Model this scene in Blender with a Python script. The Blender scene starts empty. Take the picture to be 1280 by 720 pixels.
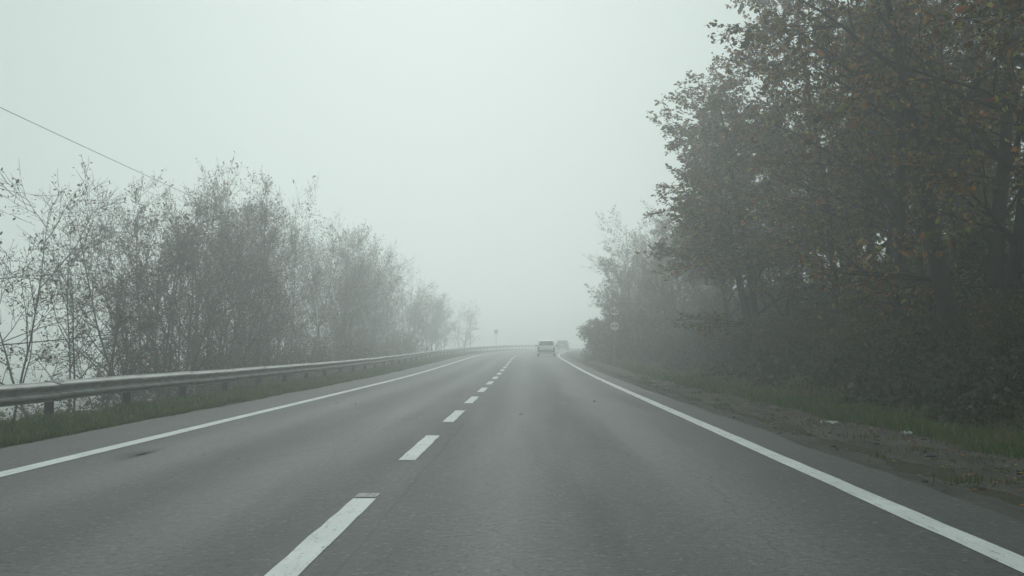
import bpy, bmesh, math, random
import numpy as np
from mathutils import Vector, Matrix, noise

random.seed(7)
RNG = np.random.default_rng(11)
S = bpy.context.scene
COL = S.collection
R = math.radians

# ------------------------------------------------------------------ helpers
def mesh_from(name, verts, faces, mats=(), midx=None, smooth=False, uv=None, tint=None):
    me = bpy.data.meshes.new(name)
    me.from_pydata(verts if isinstance(verts, list) else verts.tolist(), [],
                   faces if isinstance(faces, list) else faces.tolist())
    for m in mats:
        me.materials.append(m)
    if midx is not None:
        me.polygons.foreach_set('material_index', np.asarray(midx, dtype=np.int32))
    if smooth:
        me.polygons.foreach_set('use_smooth', np.ones(len(me.polygons), dtype=bool))
    if uv is not None:
        l = me.uv_layers.new(name='UVMap')
        li = np.empty(len(me.loops), dtype=np.int32)
        me.loops.foreach_get('vertex_index', li)
        l.data.foreach_set('uv', np.asarray(uv, dtype=np.float32)[li].ravel())
    if tint is not None:
        a = me.color_attributes.new('tint', 'FLOAT_COLOR', 'POINT')
        c = np.ones((len(me.vertices), 4), dtype=np.float32)
        c[:, :3] = tint
        a.data.foreach_set('color', c.ravel())
    me.update()
    return me

def link(name, me, parent=None):
    o = bpy.data.objects.new(name, me)
    COL.objects.link(o)
    if parent is not None:
        o.parent = parent
    return o

def tag(o, label=None, cat=None, group=None, kind=None):
    for k, v in (('label', label), ('category', cat), ('group', group), ('kind', kind)):
        if v:
            o[k] = v
    return o

def empty(name, loc=(0, 0, 0), rz_=0.0):
    o = bpy.data.objects.new(name, None)
    COL.objects.link(o)
    o.location = loc
    o.rotation_euler = (0, 0, rz_)
    o.empty_display_size = 0.2
    return o

def copy_tree(o, parent=None):
    c = o.copy()
    COL.objects.link(c)
    c.parent = parent
    for ch in list(o.children):
        copy_tree(ch, c)
    return c

class Geo:
    """collects boxes, tubes and prisms for one mesh"""
    def __init__(self):
        self.v, self.f, self.m = [], [], []
    def add(self, vs, fs, mi=0):
        b = len(self.v)
        self.v.extend(vs)
        for f in fs:
            self.f.append(tuple(i + b for i in f))
            self.m.append(mi)
    def box(self, x0, x1, y0, y1, z0, z1, mi=0, bev=0.0):
        if bev <= 0:
            vs = [(x, y, z) for x in (x0, x1) for y in (y0, y1) for z in (z0, z1)]
            self.add(vs, [(0, 1, 3, 2), (4, 6, 7, 5), (0, 4, 5, 1), (2, 3, 7, 6), (0, 2, 6, 4), (1, 5, 7, 3)], mi)
            return
        bm = bmesh.new()
        bmesh.ops.create_cube(bm, size=1)
        for w in bm.verts:
            w.co = ((x0 + x1) / 2 + w.co.x * (x1 - x0), (y0 + y1) / 2 + w.co.y * (y1 - y0), (z0 + z1) / 2 + w.co.z * (z1 - z0))
        bmesh.ops.bevel(bm, geom=bm.edges[:], offset=bev, segments=2, affect='EDGES', profile=0.5)
        bm.verts.index_update()
        self.add([tuple(w.co) for w in bm.verts], [tuple(w.index for w in f.verts) for f in bm.faces], mi)
        bm.free()
    def tube(self, pts, rad, sides=6, mi=0, cap=True):
        n = len(pts)
        vs = []
        a = None
        for i in range(n):
            p = pts[i]
            q0, q1 = pts[max(0, i - 1)], pts[min(n - 1, i + 1)]
            tx, ty, tz = q1[0] - q0[0], q1[1] - q0[1], q1[2] - q0[2]
            L = math.sqrt(tx * tx + ty * ty + tz * tz) or 1e-9
            tx, ty, tz = tx / L, ty / L, tz / L
            if a is None:
                a = (1.0, 0.0, 0.0) if abs(tx) < 0.7 else (0.0, 1.0, 0.0)
            d = a[0] * tx + a[1] * ty + a[2] * tz
            ax, ay, az = a[0] - d * tx, a[1] - d * ty, a[2] - d * tz
            L = math.sqrt(ax * ax + ay * ay + az * az) or 1e-9
            a = (ax / L, ay / L, az / L)
            bx = ty * a[2] - tz * a[1]
            by = tz * a[0] - tx * a[2]
            bz = tx * a[1] - ty * a[0]
            r = rad[i]
            for k in range(sides):
                c, s = math.cos(2 * math.pi * k / sides) * r, math.sin(2 * math.pi * k / sides) * r
                vs.append((p[0] + a[0] * c + bx * s, p[1] + a[1] * c + by * s, p[2] + a[2] * c + bz * s))
        fs = []
        for i in range(n - 1):
            for k in range(sides):
                k2 = (k + 1) % sides
                fs.append((i * sides + k, i * sides + k2, (i + 1) * sides + k2, (i + 1) * sides + k))
        if cap:
            fs.append(tuple(range(sides - 1, -1, -1)))
            fs.append(tuple((n - 1) * sides + k for k in range(sides)))
        self.add(vs, fs, mi)
    def disc(self, cx_, cz_, y0, y1, r, mi=0, n=32, r_in=0.0):
        # a thick disc or ring facing -y, in the xz plane
        vs, fs = [], []
        for k in range(n):
            c, s = math.cos(2 * math.pi * k / n), math.sin(2 * math.pi * k / n)
            vs += [(cx_ + r * c, y0, cz_ + r * s), (cx_ + r * c, y1, cz_ + r * s)]
        if r_in > 0:
            for k in range(n):
                c, s = math.cos(2 * math.pi * k / n), math.sin(2 * math.pi * k / n)
                vs += [(cx_ + r_in * c, y0, cz_ + r_in * s), (cx_ + r_in * c, y1, cz_ + r_in * s)]
        for k in range(n):
            j = (k + 1) % n
            fs.append((2 * k, 2 * k + 1, 2 * j + 1, 2 * j))
            if r_in > 0:
                o = 2 * n
                fs.append((o + 2 * k, o + 2 * j, o + 2 * j + 1, o + 2 * k + 1))
                fs.append((2 * k, 2 * j, o + 2 * j, o + 2 * k))
                fs.append((2 * k + 1, o + 2 * k + 1, o + 2 * j + 1, 2 * j + 1))
        if r_in <= 0:
            fs.append(tuple(2 * k for k in range(n)))
            fs.append(tuple(2 * k + 1 for k in range(n - 1, -1, -1)))
        self.add(vs, fs, mi)
    def build(self, name, mats, parent=None, smooth=False):
        if not isinstance(mats, (list, tuple)):
            mats = [mats]
        me = mesh_from(name, self.v, self.f, mats, self.m, smooth)
        return link(name, me, parent)

# ------------------------------------------------------------------ materials
def new_mat(name):
    m = bpy.data.materials.new(name)
    m.use_nodes = True
    nt = m.node_tree
    b = nt.nodes['Principled BSDF']
    return m, nt, b

def nd(nt, t, **kw):
    n = nt.nodes.new(t)
    for k, v in kw.items():
        setattr(n, k, v)
    return n

def ramp(nt, stops, src):
    r = nd(nt, 'ShaderNodeValToRGB')
    e = r.color_ramp.elements
    e[0].position, e[0].color = stops[0][0], (*stops[0][1], 1)
    e[1].position, e[1].color = stops[-1][0], (*stops[-1][1], 1)
    for p, c in stops[1:-1]:
        x = e.new(p)
        x.color = (*c, 1)
    nt.links.new(src, r.inputs[0])
    return r.outputs[0]

def noise_tex(nt, vec, scale, detail=4.0, rough=0.55, out='Fac'):
    n = nd(nt, 'ShaderNodeTexNoise')
    n.inputs['Scale'].default_value = scale
    n.inputs['Detail'].default_value = detail
    n.inputs['Roughness'].default_value = rough
    if vec is not None:
        nt.links.new(vec, n.inputs['Vector'])
    return n.outputs[out]

def mixc(nt, fac, a, b, mode='MIX'):
    m = nd(nt, 'ShaderNodeMix', data_type='RGBA', blend_type=mode)
    for sock, val in ((m.inputs[0], fac), (m.inputs[6], a), (m.inputs[7], b)):
        if hasattr(val, 'is_linked'):
            nt.links.new(val, sock)
        elif isinstance(val, (int, float)):
            sock.default_value = val
        else:
            sock.default_value = (*val, 1)
    return m.outputs[2]

def math_n(nt, op, a, b=None, c=None, clamp=False):
    m = nd(nt, 'ShaderNodeMath', operation=op, use_clamp=clamp)
    for i, val in enumerate((a, b, c)):
        if val is None:
            continue
        if hasattr(val, 'is_linked'):
            nt.links.new(val, m.inputs[i])
        else:
            m.inputs[i].default_value = val
    return m.outputs[0]

def bump(nt, b, height, strength=0.4, dist=0.02):
    n = nd(nt, 'ShaderNodeBump')
    n.inputs['Strength'].default_value = strength
    n.inputs['Distance'].default_value = dist
    nt.links.new(height, n.inputs['Height'])
    nt.links.new(n.outputs[0], b.inputs['Normal'])

def obj_vec(nt, scale=(1, 1, 1)):
    tc = nd(nt, 'ShaderNodeTexCoord')
    mp = nd(nt, 'ShaderNodeMapping')
    mp.inputs['Scale'].default_value = scale
    nt.links.new(tc.outputs['Object'], mp.inputs['Vector'])
    return mp.outputs[0]

def plain(name, col, rough=0.6, metal=0.0, var=0.25, scale=6.0, spec=0.5):
    m, nt, b = new_mat(name)
    v = obj_vec(nt)
    n = noise_tex(nt, v, scale)
    lo = tuple(c * (1 - var) for c in col)
    hi = tuple(min(1, c * (1 + var)) for c in col)
    nt.links.new(ramp(nt, [(0.3, lo), (0.7, hi)], n), b.inputs['Base Color'])
    b.inputs['Roughness'].default_value = rough
    b.inputs['Metallic'].default_value = metal
    b.inputs['Specular IOR Level'].default_value = spec
    return m

def make_asphalt():
    m, nt, b = new_mat('asphalt')
    uv = nd(nt, 'ShaderNodeUVMap', uv_map='UVMap')
    sep = nd(nt, 'ShaderNodeSeparateXYZ')
    nt.links.new(uv.outputs[0], sep.inputs[0])
    u, y = sep.outputs[0], sep.outputs[1]
    fine = noise_tex(nt, uv.outputs[0], 55.0, 3.0, 0.7)
    grain = nd(nt, 'ShaderNodeTexVoronoi')
    grain.inputs['Scale'].default_value = 85.0
    nt.links.new(uv.outputs[0], grain.inputs['Vector'])
    mp = nd(nt, 'ShaderNodeMapping')
    mp.inputs['Scale'].default_value = (1.3, 0.06, 1)
    nt.links.new(uv.outputs[0], mp.inputs[0])
    streak = noise_tex(nt, mp.outputs[0], 1.6, 5.0, 0.6)
    blotch = noise_tex(nt, uv.outputs[0], 0.55, 5.0, 0.6)
    col = ramp(nt, [(0.25, (0.036, 0.037, 0.037)), (0.75, (0.076, 0.077, 0.076))], streak)
    col = mixc(nt, 0.55, col, ramp(nt, [(0.3, (0.35, 0.35, 0.35)), (0.7, (0.65, 0.65, 0.65))], blotch), 'OVERLAY')
    # polished wheel tracks, four of them, where tyres have worn the aggregate pale
    acc = None
    for c, s in ((-4.0, 0.42), (-2.35, 0.42), (-0.2, 0.45), (1.55, 0.45)):
        d = math_n(nt, 'SUBTRACT', u, c)
        d = math_n(nt, 'DIVIDE', d, s)
        d = math_n(nt, 'MULTIPLY', d, d)
        g = math_n(nt, 'POWER', 2.718, math_n(nt, 'MULTIPLY', d, -1.0))
        acc = g if acc is None else math_n(nt, 'ADD', acc, g)
    acc = math_n(nt, 'MULTIPLY', acc, math_n(nt, 'ADD', math_n(nt, 'MULTIPLY', streak, 0.7), 0.15), clamp=True)
    col = mixc(nt, math_n(nt, 'MULTIPLY', acc, 1.25, clamp=True), col, (0.105, 0.106, 0.105))
    # chips of pale and dark aggregate
    sp = ramp(nt, [(0.28, (0.25, 0.25, 0.25)), (0.5, (0.5, 0.5, 0.5)), (0.72, (0.82, 0.82, 0.82))], fine)
    col = mixc(nt, 0.75, col, sp, 'OVERLAY')
    gs = ramp(nt, [(0.0, (0.75, 0.75, 0.75)), (0.35, (0.5, 0.5, 0.5)), (0.7, (0.3, 0.3, 0.3))], grain.outputs['Distance'])
    col = mixc(nt, 0.5, col, gs, 'OVERLAY')
    mid = noise_tex(nt, uv.outputs[0], 13.0, 5.0, 0.8)
    col = mixc(nt, 1.0, col, ramp(nt, [(0.3, (0.5, 0.5, 0.5)), (0.5, (0.98, 0.98, 0.98)), (0.72, (1.65, 1.65, 1.63))], mid), 'MULTIPLY')
    chip = nd(nt, 'ShaderNodeTexVoronoi')
    chip.inputs['Scale'].default_value = 23.0
    nt.links.new(uv.outputs[0], chip.inputs['Vector'])
    csel = nd(nt, 'ShaderNodeSeparateColor')
    nt.links.new(chip.outputs['Color'], csel.inputs[0])
    pale = math_n(nt, 'MULTIPLY', math_n(nt, 'GREATER_THAN', csel.outputs[0], 0.87), math_n(nt, 'LESS_THAN', chip.outputs['Distance'], 0.42))
    col = mixc(nt, math_n(nt, 'MULTIPLY', pale, 0.45), col, (0.2, 0.2, 0.195))
    dark = math_n(nt, 'MULTIPLY', math_n(nt, 'LESS_THAN', csel.outputs[1], 0.2), math_n(nt, 'LESS_THAN', chip.outputs['Distance'], 0.45))
    col = mixc(nt, math_n(nt, 'MULTIPLY', dark, 0.8), col, (0.02, 0.025, 0.025))
    # tar-sealed joint beside the dashes and a patched strip
    jd = math_n(nt, 'ABSOLUTE', math_n(nt, 'SUBTRACT', math_n(nt, 'ADD', u, math_n(nt, 'MULTIPLY', math_n(nt, 'SUBTRACT', blotch, 0.5), 0.10)), -1.02))
    jn = math_n(nt, 'MULTIPLY', math_n(nt, 'LESS_THAN', jd, 0.014), math_n(nt, 'GREATER_THAN', streak, 0.42))
    col = mixc(nt, math_n(nt, 'MULTIPLY', jn, 0.6), col, (0.022, 0.022, 0.022))
    # windscreen smudge painted onto the far lane's asphalt, then a few faint oil stains
    wob = noise_tex(nt, uv.outputs[0], 1.7, 3.0)
    dull = None
    for (su, sy, ru, ry, st) in ((-4.37, 14.5, 0.085, 0.8, 0.95), (-4.48, 14.55, 0.12, 0.65, 0.6), (0.55, 9.5, 0.35, 2.5, 0.16), (0.6, 19, 0.4, 6, 0.14)):
        du = math_n(nt, 'DIVIDE', math_n(nt, 'SUBTRACT', u, su), ru)
        dy = math_n(nt, 'DIVIDE', math_n(nt, 'SUBTRACT', y, sy), ry)
        dd = math_n(nt, 'ADD', math_n(nt, 'MULTIPLY', du, du), math_n(nt, 'MULTIPLY', dy, dy))
        dd = math_n(nt, 'ADD', dd, math_n(nt, 'MULTIPLY', math_n(nt, 'SUBTRACT', wob, 0.5), 0.6))
        g = math_n(nt, 'MULTIPLY', math_n(nt, 'POWER', 2.718, math_n(nt, 'MULTIPLY', dd, -1.2)), st, clamp=True)
        dull = g if dull is None else math_n(nt, 'MAXIMUM', dull, g)
        col = mixc(nt, g, col, (0.016, 0.016, 0.016))
    # cracks, mostly along the road near the edges
    mp2 = nd(nt, 'ShaderNodeMapping')
    mp2.inputs['Scale'].default_value = (0.9, 0.16, 1)
    wn = noise_tex(nt, uv.outputs[0], 2.2, 4.0, 0.6, 'Color')
    vadd = nd(nt, 'ShaderNodeMix', data_type='RGBA', blend_type='ADD')
    vadd.inputs[0].default_value = 0.25
    nt.links.new(uv.outputs[0], vadd.inputs[6])
    nt.links.new(wn, vadd.inputs[7])
    nt.links.new(vadd.outputs[2], mp2.inputs[0])
    vor = nd(nt, 'ShaderNodeTexVoronoi', feature='DISTANCE_TO_EDGE')
    vor.inputs['Scale'].default_value = 0.71
    nt.links.new(mp2.outputs[0], vor.inputs['Vector'])
    cr = math_n(nt, 'LESS_THAN', vor.outputs['Distance'], 0.006)
    cr = math_n(nt, 'MULTIPLY', cr, math_n(nt, 'GREATER_THAN', blotch, 0.5))
    col = mixc(nt, math_n(nt, 'MULTIPLY', cr, 0.6), col, (0.03, 0.03, 0.03))
    nt.links.new(col, b.inputs['Base Color'])
    rg = math_n(nt, 'ADD', math_n(nt, 'MULTIPLY', streak, 0.25), 0.55)
    rg = math_n(nt, 'SUBTRACT', rg, math_n(nt, 'MULTIPLY', acc, 0.1))
    nt.links.new(rg, b.inputs['Roughness'])
    nt.links.new(math_n(nt, 'MULTIPLY', math_n(nt, 'SUBTRACT', 1.0, dull), 0.33), b.inputs['Specular IOR Level'])
    h = math_n(nt, 'ADD', grain.outputs['Distance'], fine)
    bump(nt, b, h, 0.35, 0.006)
    return m

def make_paint(name, base, wear):
    m, nt, b = new_mat(name)
    v = obj_vec(nt)
    n1 = noise_tex(nt, v, 1.3, 6.0, 0.62)
    n2 = noise_tex(nt, v, 45.0, 4.0, 0.7)
    mp = obj_vec(nt, (7.0, 0.8, 1))
    n3 = noise_tex(nt, mp, 3.0, 5.0, 0.65)
    col = ramp(nt, [(0.3, tuple(c * 0.74 for c in base)), (0.72, base)], n1)
    w = math_n(nt, 'ADD', math_n(nt, 'MULTIPLY', n2, 0.55), math_n(nt, 'MULTIPLY', n3, 0.45))
    w = ramp(nt, [(wear, (0, 0, 0)), (wear + 0.1, (1, 1, 1))], w)
    col = mixc(nt, w, (0.14, 0.14, 0.135), col)
    nt.links.new(col, b.inputs['Base Color'])
    b.inputs['Roughness'].default_value = 0.6
    bump(nt, b, n2, 0.25, 0.004)
    return m

def make_ground():
    m, nt, b = new_mat('soil_and_turf')
    v = obj_vec(nt)
    n1 = noise_tex(nt, v, 0.35, 6.0, 0.65)
    n2 = noise_tex(nt, v, 5.0, 6.0, 0.7)
    col = ramp(nt, [(0.3, (0.035, 0.036, 0.02)), (0.5, (0.05, 0.045, 0.03)), (0.7, (0.045, 0.06, 0.025))], n1)
    col = mixc(nt, 0.7, col, ramp(nt, [(0.3, (0.3, 0.3, 0.3)), (0.7, (0.68, 0.66, 0.62))], n2), 'OVERLAY')
    nt.links.new(col, b.inputs['Base Color'])
    b.inputs['Roughness'].default_value = 0.95
    b.inputs['Specular IOR Level'].default_value = 0.15
    bump(nt, b, n2, 0.8, 0.06)
    return m

def make_gravel():
    m, nt, b = new_mat('gravel_dirt')
    v = obj_vec(nt)
    n1 = noise_tex(nt, v, 0.9, 6.0, 0.62)
    mp = obj_vec(nt, (1.8, 0.22, 1))
    n0 = noise_tex(nt, mp, 1.6, 5.0, 0.6)
    vo = nd(nt, 'ShaderNodeTexVoronoi')
    vo.inputs['Scale'].default_value = 26.0
    nt.links.new(v, vo.inputs['Vector'])
    n2 = noise_tex(nt, v, 24.0, 5.0, 0.75)
    col = ramp(nt, [(0.25, (0.046, 0.042, 0.036)), (0.5, (0.085, 0.079, 0.07)), (0.75, (0.125, 0.118, 0.107))], n0)
    col = mixc(nt, 0.6, col, ramp(nt, [(0.3, (0.3, 0.29, 0.27)), (0.7, (0.66, 0.65, 0.64))], n1), 'OVERLAY')
    col = mixc(nt, 0.8, col, ramp(nt, [(0.25, (0.22, 0.22, 0.22)), (0.75, (0.75, 0.75, 0.75))], n2), 'OVERLAY')
    sp = math_n(nt, 'LESS_THAN', vo.outputs['Distance'], 0.16)
    col = mixc(nt, math_n(nt, 'MULTIPLY', sp, 0.45), col, mixc(nt, 0.3, vo.outputs['Color'], (0.2, 0.19, 0.18)), 'MULTIPLY')
    nt.links.new(col, b.inputs['Base Color'])
    b.inputs['Roughness'].default_value = 0.9
    b.inputs['Specular IOR Level'].default_value = 0.2
    bump(nt, b, math_n(nt, 'ADD', n2, n1), 0.9, 0.03)
    return m

def make_bark(name, lo, hi):
    m, nt, b = new_mat(name)
    v = obj_vec(nt, (5, 5, 1.2))
    n1 = noise_tex(nt, v, 3.0, 6.0, 0.7)
    nt.links.new(ramp(nt, [(0.3, lo), (0.7, hi)], n1), b.inputs['Base Color'])
    b.inputs['Roughness'].default_value = 0.9
    b.inputs['Specular IOR Level'].default_value = 0.2
    bump(nt, b, n1, 0.6, 0.03)
    return m

def make_leaf(name, trans=0.16, rough=0.6):
    m, nt, b = new_mat(name)
    a = nd(nt, 'ShaderNodeVertexColor', layer_name='tint')
    oi = nd(nt, 'ShaderNodeObjectInfo')
    hs = nd(nt, 'ShaderNodeHueSaturation')
    nt.links.new(math_n(nt, 'ADD', math_n(nt, 'MULTIPLY', oi.outputs['Random'], 0.035), 0.4825), hs.inputs['Hue'])
    nt.links.new(math_n(nt, 'ADD', math_n(nt, 'MULTIPLY', oi.outputs['Random'], 0.3), 0.85), hs.inputs['Value'])
    nt.links.new(a.outputs[0], hs.inputs['Color'])
    nt.links.new(hs.outputs[0], b.inputs['Base Color'])
    b.inputs['Roughness'].default_value = rough
    b.inputs['Specular IOR Level'].default_value = 0.25
    t = nd(nt, 'ShaderNodeBsdfTranslucent')
    nt.links.new(hs.outputs[0], t.inputs['Color'])
    mx = nd(nt, 'ShaderNodeMixShader')
    mx.inputs[0].default_value = trans
    nt.links.new(b.outputs[0], mx.inputs[1])
    nt.links.new(t.outputs[0], mx.inputs[2])
    nt.links.new(mx.outputs[0], nt.nodes['Material Output'].inputs['Surface'])
    return m

def make_galv():
    m, nt, b = new_mat('galvanised_steel')
    v = obj_vec(nt)
    vo = nd(nt, 'ShaderNodeTexVoronoi')
    vo.inputs['Scale'].default_value = 18.0
    nt.links.new(v, vo.inputs['Vector'])
    mp = obj_vec(nt, (1, 1.2, 6))
    n1 = noise_tex(nt, mp, 2.0, 6.0, 0.65)
    col = ramp(nt, [(0.25, (0.2, 0.195, 0.185)), (0.7, (0.46, 0.46, 0.455))], n1)
    col = mixc(nt, 0.18, col, vo.outputs['Color'], 'SOFT_LIGHT')
    nt.links.new(col, b.inputs['Base Color'])
    b.inputs['Metallic'].default_value = 0.35
    b.inputs['Roughness'].default_value = 0.6
    bump(nt, b, n1, 0.1, 0.01)
    return m

M = {
    'asphalt': make_asphalt(),
    'line': make_paint('road_paint', (0.72, 0.735, 0.73), 0.36),
    'old_line': make_paint('worn_road_paint', (0.34, 0.34, 0.33), 0.47),
    'ground': make_ground(),
    'gravel': make_gravel(),
    'bark_grey': make_bark('grey_bark', (0.034, 0.032, 0.03), (0.085, 0.08, 0.074)),
    'bark_dark': make_bark('dark_bark', (0.014, 0.012, 0.01), (0.036, 0.031, 0.027)),
    'leaf': make_leaf('leaf'),
    'grass': make_leaf('grass_blade', 0.2, 0.5),
    'galv': make_galv(),
    'post': plain('weathered_steel_post', (0.05, 0.049, 0.047), 0.6, 0.4),
    'pole': plain('grey_painted_pole', (0.32, 0.325, 0.325), 0.5, 0.3),
    'wood_pole': plain('weathered_timber', (0.13, 0.12, 0.11), 0.85),
    'cable': plain('black_cable', (0.13, 0.13, 0.132), 0.6),
    'insul': plain('porcelain', (0.35, 0.3, 0.27), 0.3),
    'sign_white': plain('sign_white', (0.85, 0.86, 0.85), 0.45, 0, 0.06),
    'sign_red': plain('sign_red', (0.2, 0.04, 0.04), 0.45, 0, 0.1),
    'sign_black': plain('sign_black', (0.02, 0.02, 0.02), 0.5),
    'sign_back': plain('sign_back_aluminium', (0.34, 0.345, 0.345), 0.45, 0.4),
    'car_white': plain('white_car_paint', (0.88, 0.89, 0.88), 0.28, 0, 0.05),
    'car_dark': plain('dark_car_paint', (0.09, 0.093, 0.098), 0.3, 0, 0.1),
    'glass': plain('car_glass', (0.02, 0.023, 0.025), 0.08, 0, 0.1),
    'plastic': plain('black_plastic', (0.11, 0.11, 0.112), 0.6),
    'valance': plain('pale_plastic', (0.42, 0.43, 0.42), 0.5),
    'tyre': plain('tyre_rubber', (0.018, 0.018, 0.018), 0.85),
    'rim': plain('alloy_rim', (0.4, 0.41, 0.42), 0.35, 0.7),
    'lamp_red': plain('red_lamp_lens', (0.12, 0.012, 0.012), 0.2),
    'paper': plain('crumpled_paper', (0.42, 0.42, 0.4), 0.8, 0, 0.15),
}

# ------------------------------------------------------------------ the road's path
def softplus(t, k):
    x = t / k
    return k * (x if x > 30 else math.log1p(math.exp(x)))
def cx(y):
    if y <= 106: return 0.0
    if y <= 220: return 0.0006 * (y - 106) ** 2
    return 0.0006 * 114 ** 2 + 0.1368 * (y - 220)
def cang(y):
    return math.atan(0.0012 * (min(max(y, 106), 220) - 106))
def rz(y):
    return 0.0068 * softplus(y - 56, 7) - 0.0115 * softplus(y - 235, 14)
def sm(a, b, t):
    t = min(1, max(0, (t - a) / (b - a)))
    return t * t * (3 - 2 * t)
def terrain(u, y):
    base = rz(y) - 0.03
    n = noise.noise(Vector((u * 0.11, y * 0.11, 3.1)))
    n2 = noise.noise(Vector((u * 0.6, y * 0.6, 7.7)))
    if u < -8.3:
        keep = 1 - 0.93 * sm(105, 150, y) * (1 - sm(26, 40, -u))
        z = base - 0.62 * keep * (-8.3 - u) * sm(8.3, 10.0, -u)
        z += (0.35 * n + 0.1 * n2) * sm(8.3, 11, -u)
        floor = -8.0 + 0.4 * n
        return max(z, floor) if z > floor else floor + 0.1 * n2
    if u > 6.0:
        b = 1.35 + 0.25 * n
        z = base + b * sm(6.0, 9.0, u) + 0.05 * max(0, min(u, 40) - 9)
        return z + 0.14 * n2 * sm(6.0, 7.5, u)
    if u > 3.4:
        return base + 0.03 * n2 * sm(3.6, 5.0, u) + 0.05 * sm(4.7, 5.6, u)
    if u < -6.3:
        return base + 0.06 * sm(6.3, 7, -u) + 0.02 * n2
    return base

def sheet(name, us, ys, zf, mat, wob=None, kind='structure'):
    vs, uv, fs = [], [], []
    nu = len(us)
    for j, y in enumerate(ys):
        for i, u in enumerate(us):
            uu = u + (wob(i, u, y) if wob else 0)
            vs.append((uu + cx(y), y, zf(uu, y)))
            uv.append((uu, y))
    for j in range(len(ys) - 1):
        for i in range(nu - 1):
            a = j * nu + i
            fs.append((a, a + 1, a + nu + 1, a + nu))
    o = link(name, mesh_from(name, vs, fs, [mat], None, True, uv))
    tag(o, kind=kind)
    return o

def yrange(y0, y1, near, far):
    ys, y = [], y0
    while y < y1:
        ys.append(y)
        y += near + (far - near) * min(1, max(0, (y - 20) / 120))
    ys.append(y1)
    return ys

us = [-480, -300, -180, -110, -70, -45, -32, -26, -22, -19, -17, -15, -13.5, -12, -11, -10.2, -9.6, -9, -8.6, -8.3, -8, -7.6, -7.2, -6.8, -6.4,
      -6, -3, 0, 3, 3.4, 3.8, 4.2, 4.6, 5, 5.4, 5.8, 6.2, 6.6, 7, 7.4, 7.8, 8.2, 8.6, 9, 9.6, 10.4, 11.4, 13, 15, 18, 22, 28, 36, 50, 80, 130, 220, 480]
sheet('ground', us, [-100, -70, -45, -25, -12] + yrange(-5, 500, 1.0, 6), terrain, M['ground'])

def wob_road(i, u, y):
    k = 1.0 if i in (0, len(ROADU) - 1) else 0.0
    return k * (0.10 * noise.noise(Vector((u, y * 0.35, 1.3))) + 0.05 * noise.noise(Vector((u, y * 2.1, 4.3))))
ROADU = [-6.3, -6.0, -5, -3.5, -1.5, 0, 1.5, 2.8, 3.2, 3.42]
sheet('road', ROADU, [-60, -30, -10] + yrange(-4, 460, 0.3, 3), lambda u, y: rz(y) + 0.0, M['asphalt'], wob_road)

def shoulder_z(u, y):
    n = noise.noise(Vector((u * 1.1, y * 0.5, 9.2)))
    n2 = noise.noise(Vector((u * 4, y * 2.5, 2.2)))
    rut = -0.035 * math.exp(-((u - 4.0) / 0.16) ** 2)
    return rz(y) - 0.014 + (0.03 * n + 0.018 * n2 + rut) * sm(3.35, 3.9, u) + 0.03 * sm(4.3, 5.2, u)
sheet('shoulder', [3.1 + 0.13 * i for i in range(18)], [-20, -8] + yrange(-2, 240, 0.18, 2.5), shoulder_z, M['gravel'],
      lambda i, u, y: 0.28 * noise.noise(Vector((3.3, y * 0.3, 5.5))) if i > 14 else 0)
sheet('dirt_edge', [-6.1, -6.3, -6.5, -6.75, -7.0][::-1], [-20, -8] + yrange(-2, 240, 0.4, 3),
      lambda u, y: rz(y) - 0.012 + 0.03 * noise.noise(Vector((u * 3, y * 1.5, 1))) * sm(6.2, 6.5, -u), M['gravel'])

# painted markings
def strip(g, u, w, y0, y1, mi=0, step=2.0):
    n = max(1, int((y1 - y0) / step))
    vs, fs = [], []
    for j in range(n + 1):
        y = y0 + (y1 - y0) * j / n
        e0 = 0.012 * noise.noise(Vector((u, y * 3, 1))); e1 = 0.012 * noise.noise(Vector((u, y * 3, 8)))
        for x in (u - w / 2 + e0, u + w / 2 + e1):
            vs.append((x + cx(y), y, rz(y) + 0.004))
    for j in range(n):
        fs.append((2 * j, 2 * j + 1, 2 * j + 3, 2 * j + 2))
    g.add(vs, fs, mi)
for u, w in ((-5.0, 0.21), (2.74, 0.20)):
    g = Geo(); strip(g, u, w, -20, 420, 0, 0.6)
    tag(g.build('edge_line', M['line']), kind='structure')
g = Geo()
for k in range(-3, 45):
    y0 = 13.75 + 7.05 * k
    strip(g, -1.30, 0.185, y0 if k != -1 else 6.2, y0 + 3.85 if k != -1 else 10.25, 0, 0.4)
strip(g, -1.305, 0.18, 10.34, 10.62, 1, 0.1)
tag(g.build('centre_line', [M['line'], M['old_line']]), kind='structure')

# ------------------------------------------------------------------ guardrail
def wbeam(L):
    prof = [(0.020, 0.155), (0.006, 0.150), (0.0, 0.138), (-0.062, 0.118), (-0.094, 0.100), (-0.096, 0.076), (-0.060, 0.048), (-0.010, 0.020),
            (0.0, 0.0),
            (-0.010, -0.014), (-0.062, -0.034), (-0.096, -0.050), (-0.094, -0.084), (-0.055, -0.110), (0.0, -0.132), (-0.018, -0.144), (-0.055, -0.158)]
    prof = [(-x, z) for x, z in prof]           # ridges face the road (+x)
    back = [(x - 0.004, z) for x, z in reversed(prof)]
    ring = prof + back
    n = len(ring)
    vs = [(x, y, z) for y in (0, L) for x, z in ring]
    fs = [(k, (k + 1) % n, n + (k + 1) % n, n + k) for k in range(n)]
    fs += [tuple(range(n - 1, -1, -1)), tuple(range(n, 2 * n))]
    g = Geo(); g.add(vs, fs)
    # splice bolts at both ends
    for y in (0.10, 0.22):
        for z in (0.03, -0.03, 0.125, -0.125):
            xx = 0.012 if abs(z) < 0.05 else 0.03
            g.box(xx, xx + 0.022, y - 0.013, y + 0.013, z - 0.013, z + 0.013)
    return g
RAIL_U = -7.72
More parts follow.
